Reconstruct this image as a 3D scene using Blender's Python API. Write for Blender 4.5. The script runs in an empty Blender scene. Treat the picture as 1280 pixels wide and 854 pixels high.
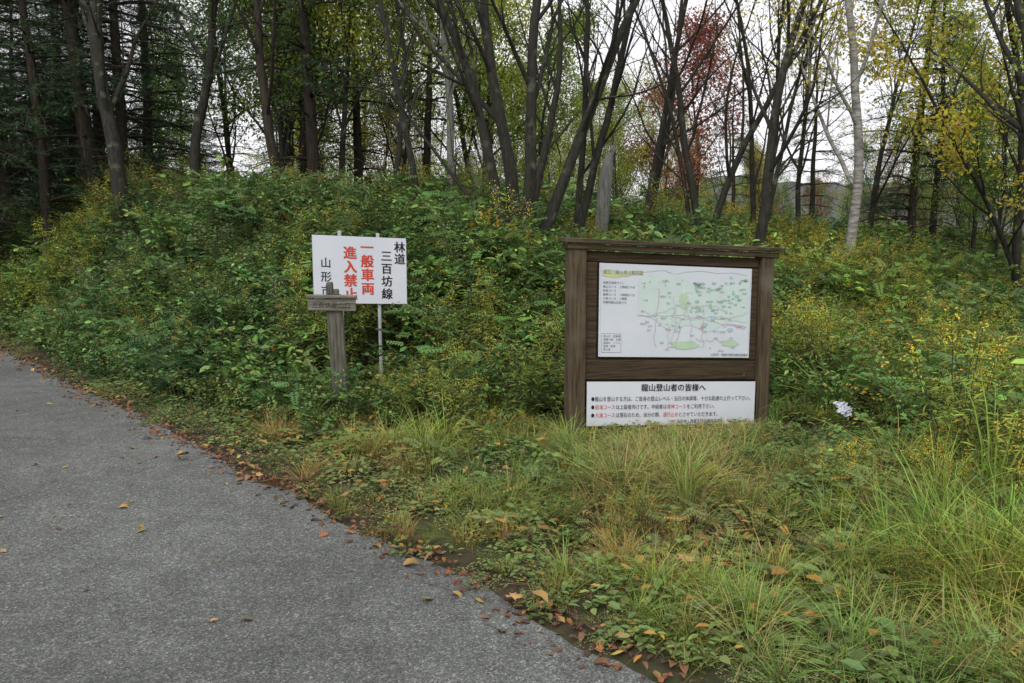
import bpy, math, random
import numpy as np
from mathutils import Vector
rng=np.random.default_rng(7); random.seed(7)
def unit(v): return v/np.maximum(np.linalg.norm(v,axis=-1,keepdims=True),1e-9)
def sstep(t):
    t=np.clip(t,0,1); return t*t*(3-2*t)
_lat=np.random.default_rng(3).random((8,256,256))
def vn(x,y,f=1.0,k=0):
    x=np.asarray(x,float)*f+500.3; y=np.asarray(y,float)*f+500.7
    xi=np.floor(x).astype(int); yi=np.floor(y).astype(int); fx=sstep(x-xi); fy=sstep(y-yi); L=_lat[k]
    g=lambda i,j:L[i%256,j%256]
    return (g(xi,yi)*(1-fx)+g(xi+1,yi)*fx)*(1-fy)+(g(xi,yi+1)*(1-fx)+g(xi+1,yi+1)*fx)*fy
def da(x,y): return .74*x+.67*(y-3.27), -.67*x+.74*(y-3.27)
def d0f(a): return 4.2-3.7*sstep((a-1.2)/5.0)
def terrain(x,y):
    x=np.asarray(x,float); y=np.asarray(y,float)
    d,a=da(x,y); d0=d0f(a)
    H=np.interp(a,[-30,-6,-2,2,4,7,10,13,20,40,80],[0,0,.05,.32,.75,1.45,1.9,2.12,2.2,1.6,.6])
    z=H*sstep((d-d0)/4)*(1-.45*sstep((d-9)/14))
    m=sstep(d/1.0)
    z=z+m*((vn(x,y,1.6)-.5)*.12+(vn(x,y,.35,1)-.5)*.22)-.02*m
    z=z-.25*sstep((-d-4.8)/3)
    z=z+sstep((y-60)/120)*vn(x,y,.02,2)*6
    return z
# ---------------- mesh builder
class MB:
    def __init__(s): s.v=[];s.c=[];s.f=[];s.n=0
    def add(s,V,faces,mat=0,col=(1,1,1),smooth=False):
        V=np.asarray(V,float).reshape(-1,3); c=np.asarray(col,float)
        if c.ndim==1: c=np.tile(c,(len(V),1))
        s.v.append(V); s.c.append(c)
        for F in faces:
            F=np.asarray(F,int)
            if F.ndim==1: F=F[None]
            s.f.append((F+s.n,mat,smooth))
        s.n+=len(V)
    def stamp(s,T,faces,F,pos,scale,mat=0,col=(1,1,1),smooth=False):
        T=np.asarray(T,float);N=len(pos);K=len(T)
        if N==0: return
        scale=np.broadcast_to(np.asarray(scale,float),(N,))
        V=pos[:,None,:]+scale[:,None,None]*np.einsum('kj,nij->nki',T,F)
        c=np.asarray(col,float)
        c=np.tile(c,(N*K,1)) if c.ndim==1 else np.repeat(c,K,axis=0)
        off=(np.arange(N)*K)[:,None]
        groups={}
        for f in faces: groups.setdefault(len(f),[]).append(f)
        fl=[]
        for k,g in groups.items():
            g=np.array(g); fl.append((off[:,:,None]+g[None]).reshape(-1,k))
        s.add(V.reshape(-1,3),fl,mat,c,smooth)
    def mesh(s,name,mats):
        me=bpy.data.meshes.new(name)
        V=np.concatenate(s.v);C=np.concatenate(s.c)
        me.vertices.add(len(V)); me.vertices.foreach_set('co',V.astype(np.float32).ravel())
        loops=np.concatenate([f.ravel() for f,_,_ in s.f])
        tot=np.concatenate([np.full(len(f),f.shape[1]) for f,_,_ in s.f])
        mi=np.concatenate([np.full(len(f),m) for f,m,_ in s.f])
        sm=np.concatenate([np.full(len(f),q) for f,_,q in s.f])
        me.loops.add(len(loops)); me.loops.foreach_set('vertex_index',loops.astype(np.int32))
        me.polygons.add(len(tot)); st=np.concatenate([[0],np.cumsum(tot)[:-1]])
        me.polygons.foreach_set('loop_start',st.astype(np.int32))
        me.polygons.foreach_set('material_index',mi.astype(np.int32))
        me.polygons.foreach_set('use_smooth',sm.astype(bool))
        at=me.attributes.new('col','FLOAT_COLOR','POINT')
        at.data.foreach_set('color',np.concatenate([C,np.ones((len(C),1))],1).astype(np.float32).ravel())
        for m in mats: me.materials.append(m)
        me.update(calc_edges=True); me.validate()
        return me
    def obj(s,name,mats,coll=None,parent=None):
        o=bpy.data.objects.new(name,s.mesh(name,mats))
        (coll or bpy.context.scene.collection).objects.link(o)
        if parent: o.parent=parent
        return o
    def tube(s,P,R,sides=6,mat=0,col=(1,1,1),smooth=True,cap=False):
        P=np.asarray(P,float);R=np.asarray(R,float);n=len(P)
        T=unit(np.gradient(P,axis=0)); ref=np.array([.31,.95,.05]) if abs(T[0][2])>.6 else np.array([.05,.1,1.])
        U=unit(np.cross(T,ref)); W=np.cross(T,U)
        an=np.linspace(0,2*np.pi,sides,endpoint=False)
        ring=P[:,None]+R[:,None,None]*(np.cos(an)[None,:,None]*U[:,None]+np.sin(an)[None,:,None]*W[:,None])
        i=np.arange(n-1)[:,None]*sides; j=np.arange(sides)[None]; j2=(j+1)%sides
        F=np.stack([i+j,i+j2,i+sides+j2,i+sides+j],-1).reshape(-1,4)
        fs=[F]
        if cap: fs.append(np.arange(sides)[None]+(n-1)*sides)
        s.add(ring.reshape(-1,3),fs,mat,col,smooth)
    def box(s,x0,x1,y0,y1,z0,z1,mat=0,fn=None,bev=0.004,col=(1,1,1),seg=1):
        b=bev; pts=[];
        X=[x0,x1];Y=[y0,y1];Z=[z0,z1]
        import itertools
        V=[];idx={}
        for ax in range(3):
            for i,j,k in itertools.product((0,1),repeat=3):
                p=[X[i],Y[j],Z[k]]; sg=[1 if q==0 else -1 for q in (i,j,k)]
                for q in range(3):
                    if q!=ax: p[q]+=sg[q]*b
                idx[(ax,i,j,k)]=len(V);V.append(p)
        F=[]
        for ax in range(3):
            for e in (0,1):
                o=[q for q in range(3) if q!=ax]
                cyc=[(0,0),(1,0),(1,1),(0,1)]
                f=[]
                for c in cyc:
                    t=[0,0,0];t[ax]=e;t[o[0]]=c[0];t[o[1]]=c[1];f.append(idx[(ax,*t)])
                F.append(f)
        for ax in range(3):
            o=[q for q in range(3) if q!=ax]
            for c in itertools.product((0,1),repeat=2):
                f=[]
                for (fa,e) in ((o[0],0),(o[0],1),(o[1],1),(o[1],0)):
                    t=[0,0,0];t[ax]=e;t[o[0]]=c[0];t[o[1]]=c[1];f.append(idx[(fa,*t)])
                F.append(f)
        V=np.array(V,float)
        if fn is not None: V=fn(V)
        tri=[[idx[(q,i,j,k)] for q in range(3)] for i,j,k in itertools.product((0,1),repeat=3)]
        s.add(V,[np.array(F),np.array(tri)],mat,col)
def frames(along,up,jit=0.3):
    a=unit(along); n=unit(up+jit*rng.normal(size=a.shape)); sd=unit(np.cross(n,a)); n=np.cross(a,sd)
    return np.stack([a,sd,n],-1)
LEAF=[(0,0,0),(.32,.26,.06),(.72,.2,.03),(1,0,-.1),(.72,-.2,.03),(.32,-.26,.06)]
LF=[(0,3,2,1),(0,5,4,3)]
LEAFH=[(0,0,0),(.32,.26,.05),(.72,.2,.02),(1,0,-.1),(.72,-.2,.02),(.32,-.26,.05),(.32,0,-.02),(.72,0,-.04)]
LFH=[(0,6,1),(1,6,7,2),(2,7,3),(0,5,6),(5,4,7,6),(4,3,7)]
LEAF4=[(0,0,0),(.45,.27,.06),(1,0,-.06),(.45,-.27,.06)]; LF4=[(0,2,1),(0,3,2)]
NARROW=[(0,0,0),(.4,.09,.03),(1,0,-.15),(.4,-.09,.03)]
MAPLE=[];_n=14
for i,(an,r) in enumerate([(-180,.08),(-140,.42),(-118,.3),(-85,.62),(-60,.34),(-38,.8),(-20,.42),(0,1.0),(20,.42),(38,.8),(60,.34),(85,.62),(118,.3),(140,.42)]):
    t=math.radians(an); MAPLE.append((r*math.cos(t)*.55+.3,r*math.sin(t)*.55,.14*r*r+.05*math.sin(i*2.1)))
MAPLE.append((.3,0,0)); MF=[(i,(i+1)%14,14) for i in range(14)]
FROND=[];FF=[]
for i in range(6):
    for sgn in (-1,1):
        b=.12+.14*i;L_=.30*(1-.09*i);k=len(FROND);dx=.55;dy=.8*sgn
        FROND+= [(b,0,-.08*b*b),(b+dx*L_*.5-.05,dy*L_*.5,.03-.1*b*b),(b+dx*L_,dy*L_,-.02-.14*b*b),(b+dx*L_*.5+.06,dy*L_*.5-.05*sgn,.03-.1*b*b)];FF.append((k,k+1,k+2,k+3))
# ---------------- materials
def newmat(name):
    m=bpy.data.materials.new(name);m.use_nodes=True;nt=m.node_tree;nt.nodes.clear()
    return m,nt,nt.nodes,nt.links
def leafmat(name,inst=False,trans=.3,rough=.55,var=.35):
    m,nt,N,L=newmat(name)
    out=N.new('ShaderNodeOutputMaterial');pb=N.new('ShaderNodeBsdfPrincipled')
    at=N.new('ShaderNodeAttribute');at.attribute_name='col'
    c=at.outputs['Color']
    def mul(a,b):
        q=N.new('ShaderNodeVectorMath');q.operation='MULTIPLY';L.new(a,q.inputs[0]);L.new(b,q.inputs[1]);return q.outputs[0]
    if inst:
        ai=N.new('ShaderNodeAttribute');ai.attribute_type='INSTANCER';ai.attribute_name='tint'
        c=mul(c,ai.outputs['Vector'])
    if var>0:
        no=N.new('ShaderNodeTexNoise');no.inputs['Scale'].default_value=9;no.inputs['Detail'].default_value=1
        geo=N.new('ShaderNodeNewGeometry');L.new(geo.outputs['Position'],no.inputs['Vector'])
        mr=N.new('ShaderNodeMapRange');mr.inputs[1].default_value=.3;mr.inputs[2].default_value=.7;mr.inputs[3].default_value=1-var;mr.inputs[4].default_value=1+var
        L.new(no.outputs['Fac'],mr.inputs[0]); c=mul(c,mr.outputs[0])
    L.new(c,pb.inputs['Base Color']);pb.inputs['Roughness'].default_value=rough;pb.inputs['Specular IOR Level'].default_value=.3
    if trans>0:
        tr=N.new('ShaderNodeBsdfTranslucent');mx=N.new('ShaderNodeMixShader')
        L.new(c,tr.inputs['Color']);mx.inputs[0].default_value=trans;L.new(pb.outputs[0],mx.inputs[1]);L.new(tr.outputs[0],mx.inputs[2]);L.new(mx.outputs[0],out.inputs[0])
    else: L.new(pb.outputs[0],out.inputs[0])
    return m
def noisemat(name,c1,c2,scale=(8,8,8),det=6,rough=.85,bump=.3,c3=None,s3=1.5,vertcol=False,f3=(.5,.65)):
    m,nt,N,L=newmat(name)
    out=N.new('ShaderNodeOutputMaterial');pb=N.new('ShaderNodeBsdfPrincipled');L.new(pb.outputs[0],out.inputs[0])
    tc=N.new('ShaderNodeTexCoord');mp=N.new('ShaderNodeMapping');mp.inputs['Scale'].default_value=scale;L.new(tc.outputs['Object'],mp.inputs[0])
    no=N.new('ShaderNodeTexNoise');no.inputs['Scale'].default_value=1;no.inputs['Detail'].default_value=det;no.inputs['Roughness'].default_value=.65;L.new(mp.outputs[0],no.inputs['Vector'])
    cr=N.new('ShaderNodeValToRGB');cr.color_ramp.elements[0].position=.32;cr.color_ramp.elements[1].position=.68
    cr.color_ramp.elements[0].color=(*c1,1);cr.color_ramp.elements[1].color=(*c2,1);L.new(no.outputs['Fac'],cr.inputs[0]);c=cr.outputs[0]
    if c3:
        n3=N.new('ShaderNodeTexNoise');n3.inputs['Scale'].default_value=s3;n3.inputs['Detail'].default_value=5;L.new(tc.outputs['Object'],n3.inputs['Vector'])
        r3=N.new('ShaderNodeMapRange');r3.inputs[1].default_value=f3[0];r3.inputs[2].default_value=f3[1];L.new(n3.outputs['Fac'],r3.inputs[0])
        mx=N.new('ShaderNodeMixRGB');L.new(r3.outputs[0],mx.inputs[0]);L.new(c,mx.inputs[1]);mx.inputs[2].default_value=(*c3,1);c=mx.outputs[0]
    if vertcol:
        at=N.new('ShaderNodeAttribute');at.attribute_name='col'
        q=N.new('ShaderNodeVectorMath');q.operation='MULTIPLY';L.new(c,q.inputs[0]);L.new(at.outputs['Color'],q.inputs[1]);c=q.outputs[0]
    L.new(c,pb.inputs['Base Color']);pb.inputs['Roughness'].default_value=rough;pb.inputs['Specular IOR Level'].default_value=.25
    if bump>0:
        bp=N.new('ShaderNodeBump');bp.inputs['Strength'].default_value=bump;bp.inputs['Distance'].default_value=.02;L.new(no.outputs['Fac'],bp.inputs['Height']);L.new(bp.outputs[0],pb.inputs['Normal'])
    return m
M_leafI=leafmat('leaf_instanced',True,trans=.18,var=0); M_leaf=leafmat('tree_leaf',False,trans=.4,var=0)
M_grass=leafmat('grass_blade',True,trans=.2,rough=.5,var=0)
M_needle=leafmat('pine_needles',False,trans=0,rough=.6,var=0)
M_dry=leafmat('dry_leaf',True,trans=.0,rough=.65,var=.3)
M_stem=noisemat('plant_stem',(.05,.07,.03),(.10,.09,.05),rough=.7,bump=0,det=1)
M_bark=noisemat('bark_dark',(.013,.012,.009),(.045,.042,.032),scale=(22,22,5),bump=.8,c3=(.11,.115,.085),s3=4,f3=(.58,.75))
M_barkc=noisemat('bark_conifer',(.018,.014,.010),(.055,.043,.032),scale=(18,18,4),bump=.8)
M_birch=noisemat('bark_birch',(.08,.075,.07),(.42,.40,.36),scale=(5,5,22),bump=.3)
M_snag=noisemat('bark_grey_snag',(.10,.10,.09),(.24,.24,.22),scale=(25,25,4),bump=.4)
M_woodH=noisemat('weathered_wood_h',(.028,.020,.012),(.095,.070,.042),scale=(3,40,45),bump=.5,c3=(.13,.115,.08),s3=3,f3=(.5,.75))
M_woodV=noisemat('weathered_wood_v',(.032,.023,.013),(.12,.088,.052),scale=(45,45,3),bump=.5,c3=(.12,.11,.078),s3=3,f3=(.5,.75))
M_woodD=noisemat('dark_planks',(.012,.009,.006),(.055,.038,.022),scale=(3,40,60),bump=.5)
M_woodR=noisemat('rail_planks',(.022,.015,.009),(.085,.058,.032),scale=(3,40,60),bump=.5)
M_woodG=noisemat('grey_wood',(.042,.039,.030),(.18,.17,.135),scale=(50,50,4),bump=.6)
M_woodGH=noisemat('grey_wood_plank',(.07,.065,.052),(.26,.245,.205),scale=(5,40,50),bump=.6)
M_panel=noisemat('white_panel',(.59,.62,.68),(.66,.68,.73),scale=(1.5,1.5,3),rough=.35,bump=0)
M_panelB=noisemat('pale_map_paper',(.54,.59,.64),(.62,.65,.70),scale=(2,2,3),rough=.4,bump=0)
M_steel=noisemat('galvanised_pole',(.26,.27,.28),(.40,.41,.42),scale=(10,10,10),rough=.45,bump=.02)
M_black=noisemat('black_paint',(.015,.015,.018),(.02,.02,.022),rough=.5,bump=0)
M_red=noisemat('red_paint',(.53,.06,.03),(.60,.08,.05),rough=.5,bump=0)
M_ink=noisemat('map_ink',(.82,.82,.82),(.9,.9,.9),rough=.5,bump=0,vertcol=True)
def asphalt():
    m,nt,N,L=newmat('asphalt')
    out=N.new('ShaderNodeOutputMaterial');pb=N.new('ShaderNodeBsdfPrincipled');L.new(pb.outputs[0],out.inputs[0])
    tc=N.new('ShaderNodeTexCoord');o=tc.outputs['Object']
    def noise(s,d=4):
        n=N.new('ShaderNodeTexNoise');n.inputs['Scale'].default_value=s;n.inputs['Detail'].default_value=d;L.new(o,n.inputs['Vector']);return n.outputs['Fac']
    v=N.new('ShaderNodeTexVoronoi');v.inputs['Scale'].default_value=170;L.new(o,v.inputs['Vector'])
    r=N.new('ShaderNodeValToRGB');e=r.color_ramp.elements;e[0].color=(.058,.061,.056,1);e[1].color=(.130,.136,.126,1);e[0].position=.1;e[1].position=.85
    e2=e.new(.97);e2.color=(.23,.23,.215,1)
    sep=N.new('ShaderNodeSeparateColor');L.new(v.outputs['Color'],sep.inputs[0]);L.new(sep.outputs[0],r.inputs[0])
    def mulr(c,f,a,b,lo=.3,hi=.7):
        mr=N.new('ShaderNodeMapRange');mr.inputs[1].default_value=lo;mr.inputs[2].default_value=hi;mr.inputs[3].default_value=a;mr.inputs[4].default_value=b;L.new(f,mr.inputs[0])
        q=N.new('ShaderNodeVectorMath');q.operation='MULTIPLY';L.new(c,q.inputs[0]);L.new(mr.outputs[0],q.inputs[1]);return q.outputs[0]
    c=mulr(r.outputs[0],noise(.6,5),.74,1.2);c=mulr(c,noise(5,6),.84,1.16);c=mulr(c,noise(38,3),.84,1.16)
    wv=N.new('ShaderNodeTexVoronoi');wv.feature='DISTANCE_TO_EDGE';wv.inputs['Scale'].default_value=.35
    wn=N.new('ShaderNodeTexNoise');wn.inputs['Scale'].default_value=3;wn.inputs['Detail'].default_value=6;L.new(o,wn.inputs['Vector'])
    mxv=N.new('ShaderNodeMixRGB');mxv.inputs[0].default_value=.25;L.new(o,mxv.inputs[1]);L.new(wn.outputs['Color'],mxv.inputs[2]);L.new(mxv.outputs[0],wv.inputs['Vector'])
    c=mulr(c,wv.outputs['Distance'],.65,1,0,.003)
    v2=N.new('ShaderNodeTexVoronoi');v2.inputs['Scale'].default_value=60;L.new(o,v2.inputs['Vector']);sp=N.new('ShaderNodeSeparateColor');L.new(v2.outputs['Color'],sp.inputs[0])
    c=mulr(c,sp.outputs[1],1,1.4,.93,.96)
    L.new(c,pb.inputs['Base Color']);pb.inputs['Roughness'].default_value=.8;pb.inputs['Specular IOR Level'].default_value=.3
    bp=N.new('ShaderNodeBump');bp.inputs['Strength'].default_value=.35;bp.inputs['Distance'].default_value=.003;L.new(v.outputs['Distance'],bp.inputs['Height']);L.new(bp.outputs[0],pb.inputs['Normal'])
    return m
M_asph=asphalt()
M_ground=noisemat('soil_and_moss',(.020,.015,.009),(.065,.048,.026),scale=(9,9,9),det=9,bump=.9,c3=(.045,.06,.018),s3=1.6,f3=(.45,.65))
M_hill=noisemat('wooded_hillside',(.055,.055,.058),(.12,.105,.10),scale=(.25,.25,.3),det=9,bump=.0,c3=(.08,.095,.08),s3=.03)
# ---------------- ground
def gridmesh(xs,ys,zf):
    X,Y=np.meshgrid(xs,ys);Z=zf(X,Y);V=np.stack([X,Y,Z],-1).reshape(-1,3)
    n=len(xs);i=np.arange(len(ys)-1)[:,None]*n+np.arange(n-1)[None]
    return V,np.stack([i,i+1,i+n+1,i+n],-1).reshape(-1,4)
t=np.linspace(-1,1,340); xs=np.sinh(t*4.6)/np.sinh(4.6)*420
ys=8+np.sinh(t*4.6)/np.sinh(4.6)*420
V,F=gridmesh(xs,ys,terrain);mb=MB();mb.add(V,[F],0,smooth=True);mb.obj('ground',[M_ground])
# road
al=np.linspace(-14,90,2200);ns=18
edge=(vn(al,al*0+3,1.8)-.5)*.14+(vn(al,al*0+9,7)-.5)*.06+(vn(al,al*0+9,22,2)-.5)*.03+.02
W=np.linspace(0,1,ns)
D=(-4.6)+(edge[:,None]+4.6)*W[None];A=np.repeat(al[:,None],ns,1)
X=.74*D-.67*A;Y=3.27+.67*D+.74*A
Z=.012+.03*np.sin((D+4.6)/4.6*np.pi)
V=np.stack([X,Y,Z],-1).reshape(-1,3);i=np.arange(len(al)-1)[:,None]*ns+np.arange(ns-1)[None]
mb=MB();mb.add(V,[np.stack([i,i+1,i+ns+1,i+ns],-1).reshape(-1,4)],0,smooth=True)
e=V.reshape(len(al),ns,3)[:,-1];e2=e.copy();e2[:,2]-=.05;e2[:,0]+=.02
LV=np.concatenate([e,e2]);k=np.arange(len(al)-1);mb.add(LV,[np.stack([k,k+len(al),k+1+len(al),k+1],-1)],0)
mb.obj('asphalt_road',[M_asph])
# hill
xs=np.linspace(-420,420,160);ys=np.linspace(130,420,50)
def hz(X,Y):
    ridge=np.interp(X,[-420,-150,-40,30,60,110,160,220,420],[55,32,9,9,21,20,16,22,36])
    return -2+ridge*sstep((Y-130)/110)*(1+.25*(vn(X,Y,.03,4)-.5))+ (vn(X,Y,.25,5)-.5)*3.2+(vn(X,Y,.5,6)-.5)*1.6
V,F=gridmesh(xs,ys,hz);mb=MB();mb.add(V,[F],0,smooth=True);mb.obj('hill',[M_hill])
# ---------------- prototypes
def coll(name): return bpy.data.collections.new(name)
def cols(base,N,var=.2,hue=.1):
    c=np.tile(np.array(base,float),(N,1))*(1+var*rng.normal(size=(N,1)))*(1+hue*rng.normal(size=(N,3)));return np.clip(c,.004,.9)
C_sh=coll('shrub_kinds')
def shrub(i,h,nst,nl,ls,base,arch=.5,tmpl=LEAF,tf=LF,spread=.22,top=None,tops=.014,topn=34):
    mb=MB()
    for k in range(nst):
        az=rng.random()*6.283;out=np.array([math.cos(az),math.sin(az),0]);b=out*rng.random()*spread
        n=6;L=h*(.6+.5*rng.random());tt=np.linspace(0,1,n)
        P=b+out*(arch*L*tt**1.8)[:,None]+np.array([0,0,1])*(L*tt*(1-.25*arch*tt))[:,None]+rng.normal(0,.008,(n,3))
        mb.tube(P,np.linspace(.004,.0015,n),3,1,(1,1,1))
        q=.12+.88*rng.random(nl)**.75;pos=np.stack([np.interp(q,tt,P[:,j]) for j in range(3)],-1)
        a2=rng.random(nl)*6.283;dr=np.stack([np.cos(a2),np.sin(a2),rng.normal(.1,.35,nl)],-1)
        sz=ls*(.6+.6*rng.random(nl))*(1-.35*q)
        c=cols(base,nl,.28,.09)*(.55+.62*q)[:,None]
        y=rng.random(nl)<.05;c[y]=cols((.30,.22,.04),int(y.sum()),.25)
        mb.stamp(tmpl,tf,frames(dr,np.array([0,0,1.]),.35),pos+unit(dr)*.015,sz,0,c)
        if top is not None:
            m=topn;q=.80+.2*rng.random(m);pos=np.stack([np.interp(q,tt,P[:,j]) for j in range(3)],-1)+rng.normal(0,.022,(m,3))
            mb.stamp(LEAF4,LF4,frames(rng.normal(size=(m,3)),np.array([0,0,1.]),.8),pos,tops,0,cols(top,m,.15))
    mb.obj('shrub_kind_%02d'%i,[M_leafI,M_stem],C_sh)
G1=(.082,.168,.045);G2=(.118,.205,.050);G3=(.17,.25,.06)
shrub(0,.62,11,20,.085,G1,.6)
shrub(1,.58,12,22,.07,G2,.7)
shrub(2,.70,9,7,.26,G1,.5,FROND,FF)
shrub(3,.50,12,24,.055,G3,.8)
shrub(4,.66,9,15,.14,G2,.75)
shrub(5,.55,14,24,.05,G3,.5)
shrub(6,.80,8,30,.10,(.16,.24,.055),.2,NARROW,LF4,.12)
shrub(7,.85,8,30,.09,(.17,.24,.055),.18,NARROW,LF4,.12,top=(.46,.39,.04))
shrub(8,.75,8,28,.09,(.22,.25,.06),.25,NARROW,LF4,.12,top=(.34,.33,.05))
shrub(9,.70,8,26,.08,(.14,.21,.06),.25,NARROW,LF4,.12,top=(.42,.44,.40),tops=.010,topn=16)
C_gr=coll('grass_kinds')
def grass(i,nb,L0,w,lean,base,rad=.08,dry=.2):
    mb=MB();n=nb;S=5
    az=rng.random(n)*6.283;out=np.stack([np.cos(az),np.sin(az),np.zeros(n)],-1);az2=az+rng.normal(0,.8,n)
    o2=np.stack([np.cos(az2),np.sin(az2),np.zeros(n)],-1);side=np.stack([-np.sin(az2),np.cos(az2),np.zeros(n)],-1)
    b=out*(rad*np.sqrt(rng.random(n)))[:,None];L=L0*(.45+.75*rng.random(n));ln=lean*(.3+1.1*rng.random(n))
    ss=np.linspace(0,1,S);rows=[]
    for s in ss:
        c=b+o2*(ln*L*s**1.9)[:,None]+np.array([0,0,1])*(L*(s-.42*np.minimum(ln,1.4)*s**2.6))[:,None]
        ww=w*(1-s**1.7)*.5+.0004
        rows+= [c-side*ww,c+side*ww]
    V=np.stack(rows,1);K=2*S
    c=cols(base,n,.22,.08);dm=rng.random(n)<dry;c[dm]=cols((.36,.28,.11),int(dm.sum()),.2)
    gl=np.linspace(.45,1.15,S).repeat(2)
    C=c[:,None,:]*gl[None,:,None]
    f=np.array([(2*j,2*j+1,2*j+3,2*j+2) for j in range(S-1)])
    F=(np.arange(n)[:,None,None]*K+f[None]).reshape(-1,4)
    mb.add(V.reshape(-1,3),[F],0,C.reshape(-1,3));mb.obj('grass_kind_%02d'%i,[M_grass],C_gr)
grass(0,80,.22,.005,.8,(.19,.28,.055),.13)
grass(1,60,.34,.005,1.0,(.21,.30,.05),.08)
grass(2,75,.28,.004,1.1,(.29,.32,.06),.13,.25)
grass(3,50,.46,.006,.8,(.20,.30,.055),.06,.10)
grass(4,90,.13,.004,.9,(.16,.24,.05),.15,.15)
grass(5,65,.34,.003,1.1,(.36,.30,.09),.09,.5)
grass(6,24,.70,.011,.35,(.21,.32,.055),.05,.05)
C_mt=coll('ground_cover_kinds')
def mat_plant(i,n,r,h,ls,base,tm=LEAF,tf=LF):
    mb=MB();az=rng.random(n)*6.283;rr=r*np.sqrt(rng.random(n))
    pos=np.stack([rr*np.cos(az),rr*np.sin(az),h*(.2+.8*rng.random(n))*(1-.5*rr/r)],-1)
    a2=rng.random(n)*6.283;dr=np.stack([np.cos(a2),np.sin(a2),rng.normal(0,.2,n)],-1)
    c=cols(base,n,.22,.08);y=rng.random(n)<.07;c[y]=cols((.27,.19,.04),int(y.sum()),.2)
    mb.stamp(tm,tf,frames(dr,np.array([0,0,1.]),.3),pos,ls*(.6+.6*rng.random(n)),0,c)
    mb.obj('ground_cover_kind_%02d'%i,[M_leafI],C_mt)
mat_plant(0,80,.17,.10,.030,(.13,.20,.065));mat_plant(1,60,.18,.12,.045,(.11,.185,.05));mat_plant(2,120,.18,.07,.020,(.17,.22,.09));mat_plant(3,44,.2,.15,.065,(.10,.175,.05));mat_plant(4,22,.16,.20,.12,(.13,.20,.055),FROND,FF)
C_fl=coll('fallen_leaf_kinds')
def fl(i,T,Fc,c):
    mb=MB();T=np.array(T,float);T=T-[.5,0,0];T[:,2]+=.10*np.sin(T[:,0]*5+i)+.25*T[:,1]**2+.02
    mb.add(T,[np.array([f]) for f in Fc],0,np.clip(np.tile(c,(len(T),1))*(.8+.4*rng.random((len(T),1))),0,1));mb.obj('fallen_leaf_kind_%02d'%i,[M_dry],C_fl)
fl(0,MAPLE,MF,(.26,.10,.035));fl(1,LEAFH,LFH,(.32,.20,.065));fl(2,LEAFH,LFH,(.17,.08,.04));fl(3,MAPLE,MF,(.36,.22,.09));fl(4,LEAFH,LFH,(.36,.27,.06));fl(5,MAPLE,MF,(.12,.06,.035));fl(6,LEAFH,LFH,(.22,.085,.035));fl(7,LEAFH,LFH,(.09,.05,.03));fl(8,LEAFH,LFH,(.15,.13,.08))
# ---------------- scatter
def scatter(name,pos,rot,scl,idx,tint,col):
    n=len(pos);me=bpy.data.meshes.new(name);me.vertices.add(n);me.vertices.foreach_set('co',np.asarray(pos,np.float32).ravel())
    for nm,ty,key,arr in (('rot','FLOAT_VECTOR','vector',rot),('scl','FLOAT','value',scl),('idx','INT','value',idx),('tint','FLOAT_VECTOR','vector',tint)):
        a=me.attributes.new(nm,ty,'POINT');a.data.foreach_set(key,np.asarray(arr,np.int32 if ty=='INT' else np.float32).ravel())
    me.update();o=bpy.data.objects.new(name,me);bpy.context.scene.collection.objects.link(o)
    g=bpy.data.node_groups.new(name+'_scatter','GeometryNodeTree')
    g.interface.new_socket('Geometry',in_out='INPUT',socket_type='NodeSocketGeometry');g.interface.new_socket('Geometry',in_out='OUTPUT',socket_type='NodeSocketGeometry')
    N=g.nodes;L=g.links;gi=N.new('NodeGroupInput');go=N.new('NodeGroupOutput');ip=N.new('GeometryNodeInstanceOnPoints');ci=N.new('GeometryNodeCollectionInfo')
    ci.inputs['Collection'].default_value=col;ci.inputs['Separate Children'].default_value=True;ci.inputs['Reset Children'].default_value=True
    def na(nm,ty):
        q=N.new('GeometryNodeInputNamedAttribute');q.data_type=ty;q.inputs['Name'].default_value=nm;return q.outputs['Attribute']
    er=N.new('FunctionNodeEulerToRotation');L.new(na('rot','FLOAT_VECTOR'),er.inputs[0])
    L.new(gi.outputs[0],ip.inputs['Points']);L.new(ci.outputs[0],ip.inputs['Instance']);ip.inputs['Pick Instance'].default_value=True
    L.new(na('idx','INT'),ip.inputs['Instance Index']);L.new(er.outputs[0],ip.inputs['Rotation']);L.new(na('scl','FLOAT'),ip.inputs['Scale']);L.new(ip.outputs[0],go.inputs[0])
    md=o.modifiers.new('scatter','NODES');md.node_group=g
    return o
BO=np.array([.46,6.6]);BD=np.array([math.cos(math.radians(15)),math.sin(math.radians(15))]);BN=np.array([BD[1],-BD[0]])
def boardST(x,y): dx=x-BO[0];dy=y-BO[1];return dx*BD[0]+dy*BD[1],dx*BN[0]+dy*BN[1]
LIT=(2.80,6.75)
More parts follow.
